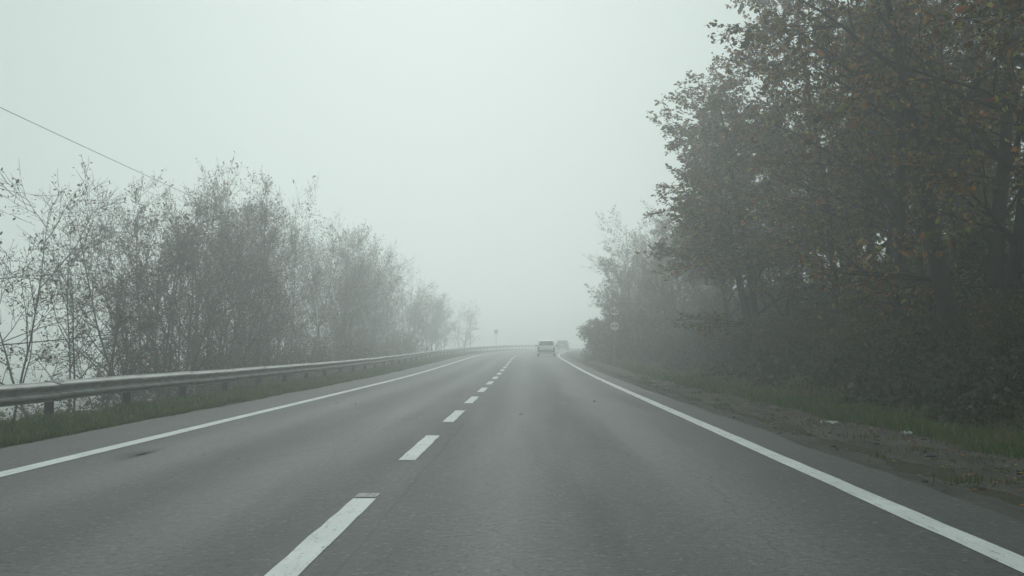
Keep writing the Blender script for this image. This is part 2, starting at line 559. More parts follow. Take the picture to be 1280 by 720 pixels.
rail = tag(empty('guardrail', (RAIL_U, 8.6, 0)), 'grey galvanised steel guardrail with ribbed beam along the grass verge', 'guardrail')
beam_me = post_me = None
pm = Geo()      # a C-section post
for args in ((-0.06, 0.06, -0.055, -0.048), (-0.06, -0.053, -0.048, 0.045), (-0.06, 0.06, 0.045, 0.052)):
    pm.box(*args, -0.7, 0.66)
sp = Geo(); sp.box(0.062, 0.125, -0.05, 0.05, 0.40, 0.60, 0, 0.008)
first = True
for k in range(-1, 58):
    y = 8.6 + 4.0 * k
    y2 = y + 4.0
    a, b_ = cang(y), None
    p0 = Vector((RAIL_U + cx(y), y, rz(y))); p1 = Vector((RAIL_U + cx(y2), y2, rz(y2)))
    d = p1 - p0
    rot = (math.atan2(d.z, d.y), 0, -math.atan2(d.x, d.y))
    jit = 0.018 * noise.noise(Vector((k * 1.7, 0.3, 0)))
    if first:
        bo = wbeam(4.28).build('beam', M['galv'], rail)
        po = pm.build('post', M['post'], rail)
        so = sp.build('spacer', M['post'], po)
        first = False
    else:
        bo2 = bo.copy(); COL.objects.link(bo2); bo2.parent = rail; bo = bo2
        po2 = po.copy(); COL.objects.link(po2); po2.parent = rail
        so2 = so.copy(); COL.objects.link(so2); so2.parent = po2
        po, so = po2, so2
    # consecutive sections lap at the post: each runs a little past it, alternately proud
    bo.location = (p0.x - RAIL_U + 0.135 + (0.016 if k % 2 else 0.0), p0.y - 8.6 - 0.14, p0.z + 0.515 + jit + 0.002 * (k % 2))
    bo.rotation_euler = (rot[0] + 0.002 * math.sin(k * 2.3), 0, rot[2])
    po.location = (p0.x - RAIL_U, p0.y - 8.6, p0.z + jit)
    po.rotation_euler = (0.02 * math.sin(k * 1.9), 0.03 * math.sin(k * 3.1), -cang(y))

# ------------------------------------------------------------------ trees
def rnd(a, b): return random.uniform(a, b)
def perp_dir(d, ang, az):
    d = d.normalized()
    a = d.orthogonal().normalized()
    b = d.cross(a)
    return (d * math.cos(ang) + (a * math.cos(az) + b * math.sin(az)) * math.sin(ang)).normalized()

def branch_path(p, d, L, n, wander, lift):
    pts = [p.copy()]
    q = p.copy(); d = d.normalized()
    for i in range(n):
        d = (d + Vector((rnd(-1, 1), rnd(-1, 1), rnd(-1, 1))) * wander + Vector((0, 0, lift))).normalized()
        q = q + d * (L / n)
        pts.append(q.copy())
    return pts, d

def at_path(pts, t):
    f = t * (len(pts) - 1); i = min(int(f), len(pts) - 2); f -= i
    return pts[i].lerp(pts[i + 1], f), (pts[i + 1] - pts[i]).normalized()

def leaves_mesh(pts, dirs, size, pal, weights, aspect=0.5, droop=0.3, jit=0.35):
    n = len(pts)
    P = np.asarray(pts, dtype=np.float64); D = np.asarray(dirs, dtype=np.float64)
    r = RNG.normal(size=(n, 3)) * 0.9
    ax = D * 0.5 + r; ax[:, 2] -= droop
    ax /= np.linalg.norm(ax, axis=1, keepdims=True)
    nn = RNG.normal(size=(n, 3)); nn[:, 2] += 0.6
    sd = np.cross(ax, nn); sd /= np.linalg.norm(sd, axis=1, keepdims=True) + 1e-9
    up = np.cross(sd, ax)
    s = size * RNG.lognormal(0, jit, n)[:, None]
    fold = RNG.uniform(0.05, 0.3, n)[:, None]
    v = np.empty((n, 6, 3))
    wob = RNG.uniform(0.75, 1.25, (4, n, 1))
    v[:, 0] = P
    v[:, 1] = P + ax * s * 0.28 * wob[0] + sd * s * aspect * 0.42 * wob[1] + up * s * fold * 0.4
    v[:, 2] = P + ax * s * 0.66 * wob[2] + sd * s * aspect * 0.46 * wob[3] + up * s * fold * 0.4
    v[:, 3] = P + ax * s - up * s * fold * 0.5
    v[:, 4] = P + ax * s * 0.66 * wob[1] - sd * s * aspect * 0.46 * wob[0] + up * s * fold * 0.4
    v[:, 5] = P + ax * s * 0.28 * wob[3] - sd * s * aspect * 0.42 * wob[2] + up * s * fold * 0.4
    b = np.arange(n)[:, None] * 6
    f = np.concatenate([b + np.array([[0, 1, 2, 3]]), b + np.array([[0, 3, 4, 5]])], 1).reshape(-1, 4)
    pal = np.asarray(pal); w = np.asarray(weights, float); w /= w.sum()
    # neighbouring leaves share a hue: pick by a slow noise plus chance
    c = pal[RNG.choice(len(pal), n, p=w)]
    c = np.minimum(c * RNG.lognormal(0.0, 0.55, n)[:, None], 0.45)  # leaf tone varies widely, with uneven sky light put into the colour
    return v.reshape(-1, 3), f, np.repeat(c, 6, 0)

OLIVE = [(0.075, 0.076, 0.034), (0.11, 0.085, 0.048), (0.06, 0.068, 0.033), (0.2, 0.09, 0.04), (0.045, 0.05, 0.033)]
BROWN = [(0.17, 0.078, 0.028), (0.1, 0.088, 0.02), (0.27, 0.092, 0.022), (0.18, 0.155, 0.022), (0.06, 0.044, 0.024)]

def make_tree(name, bark, H, stems, spread, lv1, len1, ang1, lv2, len2, lv3, len3, leaf_n, leaf_size, pal, wts,
              t0=0.2, rad=0.09, lift=0.05, lean=(0, 0), start_spread=0.25, top_bare=0.0, aspect=0.5, wander=0.10, tip_leaf=1.0, env=None, seed=1):
    global RNG
    random.seed(seed * 101 + 7); RNG = np.random.default_rng(seed * 13 + 5)
    gT, gC = Geo(), Geo()
    lp, ld = [], []
    def twig(p, d, L, keep):
        pts, dd = branch_path(p, d, L, 3, 0.22, lift * 1.5)
        gC.tube(pts, [0.008, 0.006, 0.0045, 0.003], 3, 0, False)
        for _ in range(leaf_n):
            if random.random() > keep: continue
            q, dq = at_path(pts, rnd(0.15, 1.0))
            o = Vector((rnd(-1, 1), rnd(-1, 1), rnd(-1, 1))) * 0.09
            lp.append((q + o)[:]); ld.append(dq[:])
    for s in range(stems):
        az = 2 * math.pi * s / stems + rnd(-0.5, 0.5)
        sp_ = spread * (rnd(0.35, 1.0) if stems > 1 else rnd(0, 0.3))
        d0 = Vector((math.cos(az) * math.sin(sp_) + lean[0], math.sin(az) * math.sin(sp_) + lean[1], math.cos(sp_)))
        p0 = Vector((math.cos(az), math.sin(az), 0)) * (start_spread if stems > 1 else 0) + Vector((0, 0, -0.5))
        Hs = (H + 0.5) * rnd(0.78, 1.04)
        ns = 10
        pts, dl = branch_path(p0, d0, Hs, ns, wander * 0.7, lift * 0.6)
        r0 = rad * rnd(0.7, 1.15)
        gT.tube(pts, [r0 * (1.25 if i == 0 else 1) * (1 - 0.88 * (i / ns) ** 0.9) for i in range(ns + 1)], 8)
        for b in range(lv1):
            t = t0 + (1 - t0) * ((b + rnd(0, 1)) / lv1) ** 0.9
            t = min(t, 0.99)
            q, dq = at_path(pts, t)
            d1 = perp_dir(dq, ang1 * rnd(0.7, 1.25) * (1.15 - 0.4 * t), rnd(0, 6.283))
            if env:
                # grow out to a rounded crown: distance along d1 to an ellipsoid round the stems
                cz, rx, rzz = env
                o_ = Vector((q.x / rx, q.y / rx, (q.z - cz) / rzz)); e_ = Vector((d1.x / rx, d1.y / rx, d1.z / rzz))
                A_ = e_.dot(e_); B_ = o_.dot(e_); C_ = o_.dot(o_) - 1
                D_ = B_ * B_ - A_ * C_
                hit = (-B_ + math.sqrt(D_)) / A_ if D_ > 0 else 0.6
                L1 = min(5.5, max(0.7, hit)) * rnd(0.72, 1.04)
            else:
                ev = math.sin(math.pi * min(1, 0.22 + 0.74 * (t - t0) / (1 - t0))) ** 0.8
                L1 = len1 * (0.45 + 0.65 * ev) * rnd(0.7, 1.2)
            p1, _ = branch_path(q, d1, L1, 6, wander * 1.4, lift)
            r1 = r0 * (1 - 0.88 * t ** 0.9) * 0.55 + 0.006
            gT.tube(p1, [r1 * (1 - 0.8 * i / 6) for i in range(7)], 5)
            keep1 = 1.0 - top_bare * sm(0.45, 0.95, t)
            for c in range(lv2):
                t2 = 0.2 + 0.8 * (c + rnd(0, 1)) / lv2
                t2 = min(t2, 0.99)
                q2, dq2 = at_path(p1, t2)
                d2 = perp_dir(dq2, R(rnd(30, 65)), rnd(0, 6.283))
                L2 = len2 * rnd(0.6, 1.25) * (1.1 - 0.45 * t2)
                p2, _ = branch_path(q2, d2, L2, 4, wander * 2, lift * 1.2)
                r2 = max(0.007, r1 * (1 - 0.8 * t2) * 0.55)
                gT.tube(p2, [r2 * (1 - 0.7 * i / 4) for i in range(5)], 4, 0, False)
                for e in range(lv3):
                    t3 = 0.25 + 0.75 * (e + rnd(0, 1)) / lv3
                    q3, dq3 = at_path(p2, min(t3, 0.99))
                    twig(q3, perp_dir(dq3, R(rnd(20, 70)), rnd(0, 6.283)), len3 * rnd(0.6, 1.3), keep1)
                if random.random() < tip_leaf:
                    twig(p2[-1], (p2[-1] - p2[-2]), len3, keep1)
        # leaders: fine twigs at the very top
        for e in range(4):
            q, dq = at_path(pts, rnd(0.8, 1))
            twig(q, perp_dir(dq, R(rnd(8, 35)), rnd(0, 6.283)), len3 * 1.6, (1 - top_bare) * 0.8)
    root = empty(name)
    gT.build('trunk', bark, root, True)
    lv, lf, lc = leaves_mesh(lp, ld, leaf_size, pal, wts, aspect)
    tv = np.asarray(gC.v).reshape(-1, 3)
    tf = [tuple(f) for f in gC.f]
    allv = np.concatenate([tv, lv]).tolist()
    allf = tf + (lf + len(tv)).tolist()
    mi = [0] * len(tf) + [1] * len(lf)
    tint = np.concatenate([np.full((len(tv), 3), 0.05), lc])
    me = mesh_from('crown', allv, allf, [bark, M['leaf']], mi, False, None, tint)
    link('crown', me, root)
    return root

BG, BD = M['bark_grey'], M['bark_dark']
left_protos = [
    make_tree('slender_tree', BG, 10, 6, R(20), 9, 2.5, R(42), 7, 1.15, 5, 0.55, 3, 0.08, OLIVE, [3, 4, 2, 1, 2], t0=0.12, rad=0.062, lift=0.06, top_bare=0.55, seed=1),
    make_tree('slender_tree', BG, 10, 5, R(26), 10, 2.7, R(45), 7, 1.2, 5, 0.55, 3, 0.08, OLIVE, [4, 3, 3, 1, 2], t0=0.10, rad=0.07, lift=0.05, top_bare=0.5, seed=2),
    make_tree('slender_tree', BG, 10, 4, R(15), 11, 2.4, R(38), 7, 1.1, 5, 0.5, 4, 0.085, OLIVE, [3, 3, 3, 1, 2], t0=0.15, rad=0.085, lift=0.07, top_bare=0.3, seed=3),
    make_tree('slender_tree', BG, 10, 3, R(14), 13, 2.8, R(48), 8, 1.25, 5, 0.5, 4, 0.085, OLIVE, [4, 3, 4, 1, 1], t0=0.12, rad=0.11, lift=0.06, top_bare=0.2, seed=4),
    make_tree('slender_tree', BG, 8, 1, R(6), 9, 2.0, R(46), 4, 0.9, 3, 0.45, 3, 0.075, OLIVE, [3, 4, 2, 2, 2], t0=0.2, rad=0.06, lift=0.05, top_bare=0.3, lean=(0.22, 0), seed=5),
    make_tree('slender_tree', BG, 8, 2, R(10), 9, 4.0, R(72), 4, 1.0, 3, 0.5, 3, 0.07, OLIVE, [3, 4, 2, 2, 2], t0=0.3, rad=0.09, lift=0.0, top_bare=0.2, seed=6),
]
right_protos = [
    # big oak with a cluster of thick stems, wide low branches
    make_tree('broadleaf_tree', BD, 12, 3, R(17), 11, 4.4, R(62), 8, 2.0, 6, 0.62, 15, 0.105, BROWN, [4, 3, 3, 1, 3], t0=0.16, rad=0.19, lift=0.008, start_spread=0.5, aspect=0.6, env=(7.2, 4.6, 4.8), seed=7),
    make_tree('broadleaf_tree', BD, 12, 3, R(15), 14, 4.0, R(58), 8, 1.9, 6, 0.6, 19, 0.11, BROWN, [3, 4, 2, 2, 2], t0=0.12, rad=0.17, lift=0.005, start_spread=0.35, aspect=0.6, env=(6.3, 3.6, 4.6), seed=8),
    make_tree('broadleaf_tree', BD, 11, 2, R(14), 16, 4.0, R(60), 8, 2.0, 6, 0.6, 16, 0.10, BROWN, [3, 4, 2, 3, 2], t0=0.08, rad=0.15, lift=0.006, aspect=0.6, start_spread=0.4, env=(6.4, 4.2, 4.8), seed=9),
    make_tree('broadleaf_tree', BG, 11, 4, R(20), 10, 3.2, R(50), 7, 1.5, 4, 0.55, 13, 0.10, OLIVE, [4, 3, 3, 1, 2], t0=0.06, rad=0.1, lift=0.05, top_bare=0.85, start_spread=0.5, seed=10),
]
def make_shrub(H, n, pal, wts, ls):
    return make_tree('shrub', BD, H, n, R(48), 7, H * 0.55, R(48), 5, H * 0.28, 4, 0.3, 6, ls, pal, wts, t0=0.05, rad=0.025, lift=0.02, start_spread=0.3, seed=n)
DARKG = [(0.085, 0.09, 0.03), (0.12, 0.085, 0.042), (0.065, 0.085, 0.028), (0.17, 0.095, 0.04)]
shrub_protos = [make_shrub(2.2, 9, DARKG, [3, 3, 2, 2], 0.10), make_shrub(2.2, 8, DARKG, [4, 2, 4, 1], 0.09)]

PROTO_H = {}
for _p in left_protos + right_protos + shrub_protos:
    PROTO_H[id(_p)] = max(v.co.z for ch in _p.children for v in ch.data.vertices)
used = set()
def place(protos, v, u, y, H, base_h, rot, label, cat, group=None, sxy=None, sink=0.0):
    src = protos[v]
    o = src if id(src) not in used else copy_tree(src)
    used.add(id(src))
    ph = PROTO_H[id(src)]
    s = H / ph
    o.location = (u + cx(y), y, terrain(u, y) - sink)
    o.rotation_euler = (0, 0, rot)
    o.scale = ((sxy or s), (sxy or s), s)
    for k in ('label', 'category', 'group'):
        if k in o: del o[k]
    tag(o, label, cat, group)
    return o

LG = 'multi-stemmed trees behind the guardrail'
lt = [  # u, y, variant, height of the crown top above the road, rot, label
    (-13.0, 22.5, 5, 4.6, 0.3, 'near tree whose twigs reach in over the frame edge above the guardrail'),
    (-13.0, 31.0, 4, 6.0, 0.0, 'thin bare tree leaning over the start of the guardrail beside a white gap'),
    (-13.2, 37.5, 1, 6.3, 2.1, 'low fan of bare stems, first dense clump after the leaning thin tree'),
    (-12.6, 43.5, 0, 7.1, 4.4, 'tall feathery clump just before the cable meets the treetops, leaves at its tips'),
    (-13.5, 47.5, 2, 8.0, 2.0, 'leafier clump right where the overhead cable meets the treetops'),
    (-13.2, 50.5, 1, 8.3, 0.9, 'rounded clump of grey stems just beyond the point where the cable meets the treetops'),
    (-13.6, 53.5, 0, 8.6, 1.0, 'bare topped clump well past the cable, thin stems spreading widely'),
    (-12.8, 60.0, 1, 8.9, 3.6, 'tallest olive brown clump in the middle of the guardrail row'),
]
for u, y, v, top, rot, lab in lt:
    h0 = 8 if v in (4, 5) else 10
    H = top - terrain(u, y)
    place(left_protos, v, u, y, H, h0, rot, lab, 'tree', LG, sxy=(1.0 if v not in (4, 5) else 0.95) * min(1.0, 1.05 * H / h0))
rr = random.Random(5)
y = 58.0
k = 0
while y < 132:                                      # the misty middle of the row
    u = -12.2 - (k % 2) * 3.4 - rr.uniform(0, 1.2)
    top = (9.4 if y < 64 else 10.7) + rr.uniform(-0.7, 0.4)
    v = (2, 3, 1, 3, 0)[k % 5]
    H = top - terrain(u, y)
    place(left_protos, v, u, y, H, 10, rr.uniform(0, 6.28),
          'olive brown multi-stemmed tree merging into the misty middle of the guardrail row', 'tree', LG, sxy=0.92)
    y += rr.uniform(4.2, 6.2); k += 1
while y < 186:                                      # the far end fading out
    u = -12.4 - (k % 2) * 2.6 - rr.uniform(0, 1.2)
    top = rz(y) + 7.6 + rr.uniform(-1.3, 0.9) - 0.012 * (y - 132)
    H = top - terrain(u, y)
    place(left_protos, (3, 2, 1)[k % 3], u, y, H, 10, rr.uniform(0, 6.28),
          'pale grey tree fading into fog at the far end of the guardrail row', 'tree', LG, sxy=0.9)
    y += rr.uniform(7, 11); k += 1

RG = 'autumn trees on the roadside bank'
rt = [
    (9.5, 27.0, 0, 13.4, 2.6, 'near dark tree with clustered thick stems on the bank, rust brown leaves'),
    (8.5, 46.0, 1, 10.4, 2.4, 'rounded brown tree on the bank whose crown bulges furthest over the road'),
    (10.8, 17.5, 2, 12.5, 0.0, 'nearest tree on the bank, only its dark overhanging branches in the upper corner'),
    (10.2, 35.0, 2, 11.9, 4.0, 'olive brown tree filling the gap between the thick clustered stems and the rounded brown tree'),
    (7.4, 88.0, 3, 10.8, 0.8, 'grey tree behind the round signs with bare twigs on top'),
]
for u, y, v, H, rot, lab in rt:
    place(right_protos, v, u, y, H, 11 if v >= 2 else 12, rot, lab, 'tree', RG, sxy={46.0: 1.08, 27.0: 1.06, 35.0: 1.0}.get(y))
for u, y, v, H in ((10.6, 40.5, 0, 12.6), (12.8, 41, 1, 11.5), (16, 44, 0, 12.5), (13.5, 54, 2, 12), (9.4, 58, 1, 10.5), (12.5, 68, 0, 11)):
    place(right_protos, v, u, y, H, 11 if v >= 2 else 12, rr.uniform(0, 6.28),
          'brown leafed tree in the tangled wood behind the front row on the bank', 'tree', RG)
for u, y, v, H in ((8.6, 74, 3, 8.0), (8.2, 98, 3, 9.0), (9.5, 106, 3, 9.5), (10.5, 82, 1, 9), (9, 118, 3, 8.5), (10, 132, 3, 8.5), (10.5, 148, 3, 8), (12, 95, 2, 9)):
    place(right_protos, v, u, y, H, 11 if v >= 2 else 12, rr.uniform(0, 6.28),
          'grey green tree paling in the fog on the bank around the round signs', 'tree', RG)
k = 0
y = 17.0
while y < 112:
    for u0 in (8.2, 11.4):
        u = u0 + rr.uniform(-0.5, 0.6)
        H = rr.uniform(0.9, 1.6) if u0 < 9 else rr.uniform(1.8, 3.4)
        if 21 < y < 31 and u < 9.6: H *= 0.7
        place(shrub_protos, k % 2, u, y + rr.uniform(-0.8, 0.8), H, 2.2, rr.uniform(0, 6.28),
              'dark leafy shrub in the undergrowth below the trees on the bank', 'shrub', 'shrubs on the bank', sink=0.1)
        k += 1
    y += 2.4 + 0.02 * y
for u, y, H in ((6.9, 80, 2.6), (7.0, 85, 3.2), (6.8, 91, 3.4), (7.2, 97, 3.4), (7.0, 104, 3.6), (7.6, 76, 3.0), (8.2, 88, 4)):
    place(shrub_protos, 0, u, y, H, 2.2, rr.uniform(0, 6.28), 'dark leafy shrub in the undergrowth below the trees on the bank', 'shrub', 'shrubs on the bank', sink=0.1)
for u, y, H in ((-12.5, 33, 2.6), (-13.2, 48, 4), (-12.5, 57, 4), (-13, 66, 4.4), (-12, 75, 4.4), (-12.6, 86, 4.6), (-12.4, 97, 4.8), (-12, 110, 5)):
    place(shrub_protos, 1, u, y, H, 2.2, rr.uniform(0, 6.28), 'olive shrub filling the gaps low behind the guardrail', 'shrub', 'shrubs behind the guardrail', sink=0.1)

# ------------------------------------------------------------------ grass and litter
def grass(name, n, upick, y0, y1, hmin, hmax, zf, pal, wts, ypow=1.6, wid=0.006):
    ys = y0 + (y1 - y0) * RNG.random(n) ** ypow
    us_ = upick(n, ys)
    P = np.array([(u + cx(y), y, zf(u, y)) for u, y in zip(us_, ys)])
    clump = np.array([0.55 + 0.9 * max(0, noise.noise(Vector((u * 0.9, y * 0.55, 1))) + 0.45) for u, y in zip(us_, ys)])
    h = RNG.uniform(hmin, hmax, n) * clump
    az = RNG.uniform(0, 6.283, n); be = RNG.uniform(0.15, 0.85, n) * h
    dx, dy = np.cos(az), np.sin(az)
    az2 = RNG.uniform(0, 6.283, n)
    w = wid * (1 + np.maximum(0, ys - 16) / 16.0) * RNG.uniform(0.6, 1.4, n)
    sx, sy = np.cos(az2) * w, np.sin(az2) * w
    z0 = np.zeros(n)
    v = np.empty((n, 5, 3))
    v[:, 0] = P + np.stack([-sx, -sy, z0 - 0.03], 1)
    v[:, 1] = P + np.stack([sx, sy, z0 - 0.03], 1)
    v[:, 2] = P + np.stack([sx * 0.7 + dx * be * 0.35, sy * 0.7 + dy * be * 0.35, h * 0.62], 1)
    v[:, 3] = P + np.stack([-sx * 0.7 + dx * be * 0.35, -sy * 0.7 + dy * be * 0.35, h * 0.62], 1)
    v[:, 4] = P + np.stack([dx * be, dy * be, h], 1)
    pal = np.asarray(pal); wt = np.asarray(wts, float); wt /= wt.sum()
    c = pal[RNG.choice(len(pal), n, p=wt)] * RNG.uniform(0.7, 1.3, n)[:, None]
    b = np.arange(n)[:, None] * 5
    q = (b + np.array([[0, 1, 2, 3]])).tolist(); t = (b + np.array([[3, 2, 4]])).tolist()
    me = mesh_from(name, v.reshape(-1, 3), q + t, [M['grass']], None, False, None, np.repeat(c, 5, 0))
    return tag(link(name, me), kind='stuff')
GREEN = [(0.085, 0.14, 0.032), (0.1, 0.155, 0.04), (0.065, 0.11, 0.028), (0.17, 0.155, 0.075), (0.12, 0.095, 0.055)]
random.seed(77); RNG = np.random.default_rng(77)
def up_left(n, ys):
    e = np.array([0.22 * noise.noise(Vector((2.0, y * 0.45, 3))) for y in ys])
    return -6.42 + e - 1.5 * RNG.random(n) ** 1.7
grass('grass', 70000, up_left, 12, 150, 0.05, 0.15, terrain, GREEN, [4, 3, 4, 2, 1.4])
def up_right(n, ys):
    e = np.array([0.35 * noise.noise(Vector((5.0, y * 0.3, 9))) for y in ys])
    return 5.25 + e - 0.3 * np.clip((ys - 15) / 20, 0, 1) + 1.6 * RNG.random(n)
grass('grass', 60000, up_right, 9, 130, 0.05, 0.16, lambda u, y: terrain(u, y) + 0.03, GREEN, [4, 4, 4, 1, 1])
def undergrowth():
    """brambles and ivy over the bank: leaf-sized faces in uneven heaps"""
    n = 130000
    ys = 11 + 105 * RNG.random(n) ** 1.5
    us_ = 6.1 + 8.0 * RNG.random(n) ** 1.25
    P = np.empty((n, 3)); 
    for i in range(n):
        u, y = us_[i], ys[i]
        h = max(0.0, 0.5 + 1.1 * noise.noise(Vector((u * 0.55, y * 0.3, 2.2))) + 0.5 * noise.noise(Vector((u * 1.6, y * 1.2, 4.2))))
        h *= sm(6.0, 7.2, u) * 0.9
        P[i] = (u + cx(y), y, terrain(u, y) + 0.03 + h * RNG.random() ** 0.6)
    D = RNG.normal(size=(n, 3)) * 1.3; D[:, 2] = np.abs(D[:, 2]) * 0.5
    v, f, c = leaves_mesh(P, D, 0.085, [(0.024, 0.028, 0.014), (0.036, 0.03, 0.02), (0.03, 0.038, 0.016), (0.05, 0.036, 0.024)], [3, 3, 2, 1], 0.6, 0.1, 0.35)
    tag(link('undergrowth', mesh_from('undergrowth', v, f, [M['leaf']], None, False, None, c)), kind='stuff')
undergrowth()
def up_clump(n, ys):
    o = np.empty(n)
    c = [(5.3 + 1.5 * random.random(), 13 + 75 * random.random() ** 1.4, rnd(0.08, 0.3)) for _ in range(80)]
    for i in range(n):
        t = c[i % 80]; ys[i] = t[1] + RNG.normal() * t[2] * 1.6; o[i] = t[0] + RNG.normal() * t[2]
    return np.clip(o, 5.1, 7.4)
grass('grass', 14000, up_clump, 12, 90, 0.12, 0.36, terrain, [(0.2, 0.17, 0.09), (0.1, 0.13, 0.04), (0.15, 0.12, 0.07)], [2, 3, 2], wid=0.005)
tu = []
for _ in range(70):
    tu.append((RNG.uniform(3.9, 5.0), 8.5 + 45 * RNG.random() ** 1.5, RNG.uniform(0.05, 0.2)))
def up_tuft(n, ys):
    o = np.empty(n)
    for i in range(n):
        t = tu[i % len(tu)]
        ys[i] = t[1] + RNG.normal() * t[2] * 1.3
        o[i] = t[0] + RNG.normal() * t[2]
    return o
grass('weeds', 2600, up_tuft, 9, 60, 0.02, 0.07, lambda u, y: shoulder_z(u, y) + 0.01, GREEN, [2, 1, 3, 3, 3], wid=0.005)
# fallen leaves on shoulder, verge and bank
def fallen():
    n = 5500
    ys = 8 + 90 * RNG.random(n) ** 1.6
    us_ = np.where(RNG.random(n) < 0.75, 3.5 + np.abs(RNG.normal(size=n)) * 1.2 + 0.9 * RNG.random(n), -6.2 - RNG.random(n) * 2.2)
    us_[:25] = RNG.uniform(-6.2, 3.4, 25); ys[:25] = 12 + 40 * RNG.random(25)
    P = [(u + cx(y), y, (shoulder_z(u, y) if 3.3 < u < 5.1 else max(terrain(u, y), rz(y)) if -6.3 < u <= 3.3 else terrain(u, y)) + 0.012) for u, y in zip(us_, ys)]
    D = RNG.normal(size=(n, 3)); D[:, 2] *= 0.15
    v, f, c = leaves_mesh(P, D * 2, 0.055, BROWN, [4, 2, 3, 2, 3], 0.6, 0.0, 0.3)
    v = v.reshape(-1, 6, 3); z0 = v[:, :1, 2]
    v[:, :, 2] = z0 + (v[:, :, 2] - z0) * 0.3 + 0.004
    tag(link('fallen_leaves', mesh_from('fallen_leaves', v.reshape(-1, 3), f, [M['leaf']], None, False, None, c)), kind='stuff')
fallen()
def stones():
    g = Geo()
    for i in range(170):
        u = 3.5 + 1.7 * random.random(); y = 8 + 40 * random.random() ** 1.6
        r = random.choice((0.01, 0.012, 0.016, 0.02, 0.03))
        bm = bmesh.new(); bmesh.ops.create_icosphere(bm, subdivisions=1, radius=r)
        z = shoulder_z(u, y)
        sx, sy, sz = rnd(0.7, 1.5), rnd(0.7, 1.5), rnd(0.5, 0.9)
        vs = [(u + cx(y) + w.co.x * sx + rnd(-.2, .2) * r, y + w.co.y * sy, z + w.co.z * sz + r * 0.2) for w in bm.verts]
        bm.verts.index_update()
        g.add(vs, [tuple(w.index for w in f.verts) for f in bm.faces]); bm.free()
    tag(g.build('gravel', M['gravel']), kind='stuff')
stones()
def crumple(u, y, sx, sy, sz, label):
    bm = bmesh.new(); bmesh.ops.create_grid(bm, x_segments=7, y_segments=5, size=0.5)
    for w in bm.verts:
        n_ = noise.noise(Vector((w.co.x * 4 + u, w.co.y * 4 + y, 0.5)))
        n3 = noise.noise(Vector((w.co.x * 5 + u, w.co.y * 5, 9.5)))
        w.co = Vector((w.co.x * sx + n3 * 0.03, w.co.y * sy + n_ * 0.03, 0.03 + n_ * sz))
    bmesh.ops.solidify(bm, geom=bm.faces[:], thickness=0.003)
    me = bpy.data.meshes.new('litter'); bm.to_mesh(me); bm.free(); me.materials.append(M['paper'])
    o = link('litter', me); o.location = (u, y, shoulder_z(u, y) + 0.02); o.rotation_euler = (0, 0, rnd(0, 0.6))
    tag(o, label, 'litter', 'scraps of litter on the shoulder')
crumple(4.72, 20.2, 0.26, 0.12, 0.04, 'flat whitish scrap of litter farther along the dirt shoulder')
crumple(5.05, 17.2, 0.13, 0.09, 0.05, 'small bright white scrap of litter at the grass edge')

# ------------------------------------------------------------------ signs, poles, cable
def text_mesh(body, size, mat, name, parent, loc):
    cu = bpy.data.curves.new('txt', 'FONT'); cu.body = body; cu.size = size; cu.extrude = 0.002
    cu.align_x = 'CENTER'; cu.align_y = 'CENTER'; cu.offset = 0.008
    t = bpy.data.objects.new('txt', cu); COL.objects.link(t)
    bpy.context.view_layer.update()
    me = bpy.data.meshes.new_from_object(t.evaluated_get(bpy.context.evaluated_depsgraph_get()))
    bpy.data.objects.remove(t)
    me.materials.clear(); me.materials.append(mat)
    o = link(name, me, parent); o.location = loc; o.rotation_euler = (R(90), 0, 0)
    return o
def pictogram_car(g, x, z, s, mi=0):
    g.box(x - 0.5 * s, x + 0.5 * s, -0.006, 0.0, z - 0.18 * s, z + 0.12 * s, mi, 0.002)
    vs = [(x - 0.34 * s, yy, z + 0.11 * s) for yy in (-0.0055, 0)] + [(x + 0.34 * s, yy, z + 0.11 * s) for yy in (-0.0055, 0)] + \
         [(x + 0.22 * s, yy, z + 0.36 * s) for yy in (-0.0055, 0)] + [(x - 0.22 * s, yy, z + 0.36 * s) for yy in (-0.0055, 0)]
    g.add(vs, [(0, 2, 4, 6), (1, 7, 5, 3), (0, 1, 3, 2), (2, 3, 5, 4), (4, 5, 7, 6), (6, 7, 1, 0)], mi)
    for sx in (-0.36, 0.36):
        g.box(x + sx * s - 0.09 * s, x + sx * s + 0.09 * s, -0.005, 0.0, z - 0.34 * s, z - 0.17 * s, mi)
sy_ = 74.0
su_ = 5.0
sg = tag(empty('road_sign', (su_, sy_, terrain(su_, sy_)), -0.04),
         'two round signs stacked on one grey pole, the upper reading 60, at the grass edge', 'road sign')
zb = sg.location.z
g = Geo(); g.tube([(0, 0.05, -0.3), (0, 0.05, 3.62)], [0.038, 0.038], 12); g.build('pole', M['pole'], sg, True)
for zc, what in ((3.33, 'speed'), (2.46, 'overtake')):
    z = zc - zb
    gp = Geo(); gp.disc(0, z, -0.004, 0.0, 0.325, 0); gp.disc(0, z, 0.0, 0.012, 0.325, 1)
    for bz in (-0.15, 0.15): gp.box(-0.06, 0.06, 0.013, 0.10, z + bz - 0.02, z + bz + 0.02, 1)
    pl = gp.build('sign_plate', [M['sign_white'], M['sign_back']], sg)
    if what == 'speed': tag(pl, 'upper disc with a red ring and the number 60')
    else: tag(pl, 'lower disc with a red ring and two cars side by side')
    gr = Geo(); gr.disc(0, z, -0.008, -0.0045, 0.322, 0, 40, 0.255); gr.build('border', M['sign_red'], pl)
    if what == 'speed':
        text_mesh('60', 0.40, M['sign_black'], 'number', pl, (0, -0.0066, z))
    else:
        gs = Geo(); pictogram_car(gs, 0.105, z, 0.19); o = gs.build('symbol', M['sign_black'], pl); o.location.y = -0.005
        gs = Geo(); pictogram_car(gs, -0.105, z, 0.19); o = gs.build('symbol', M['sign_red'], pl); o.location.y = -0.005

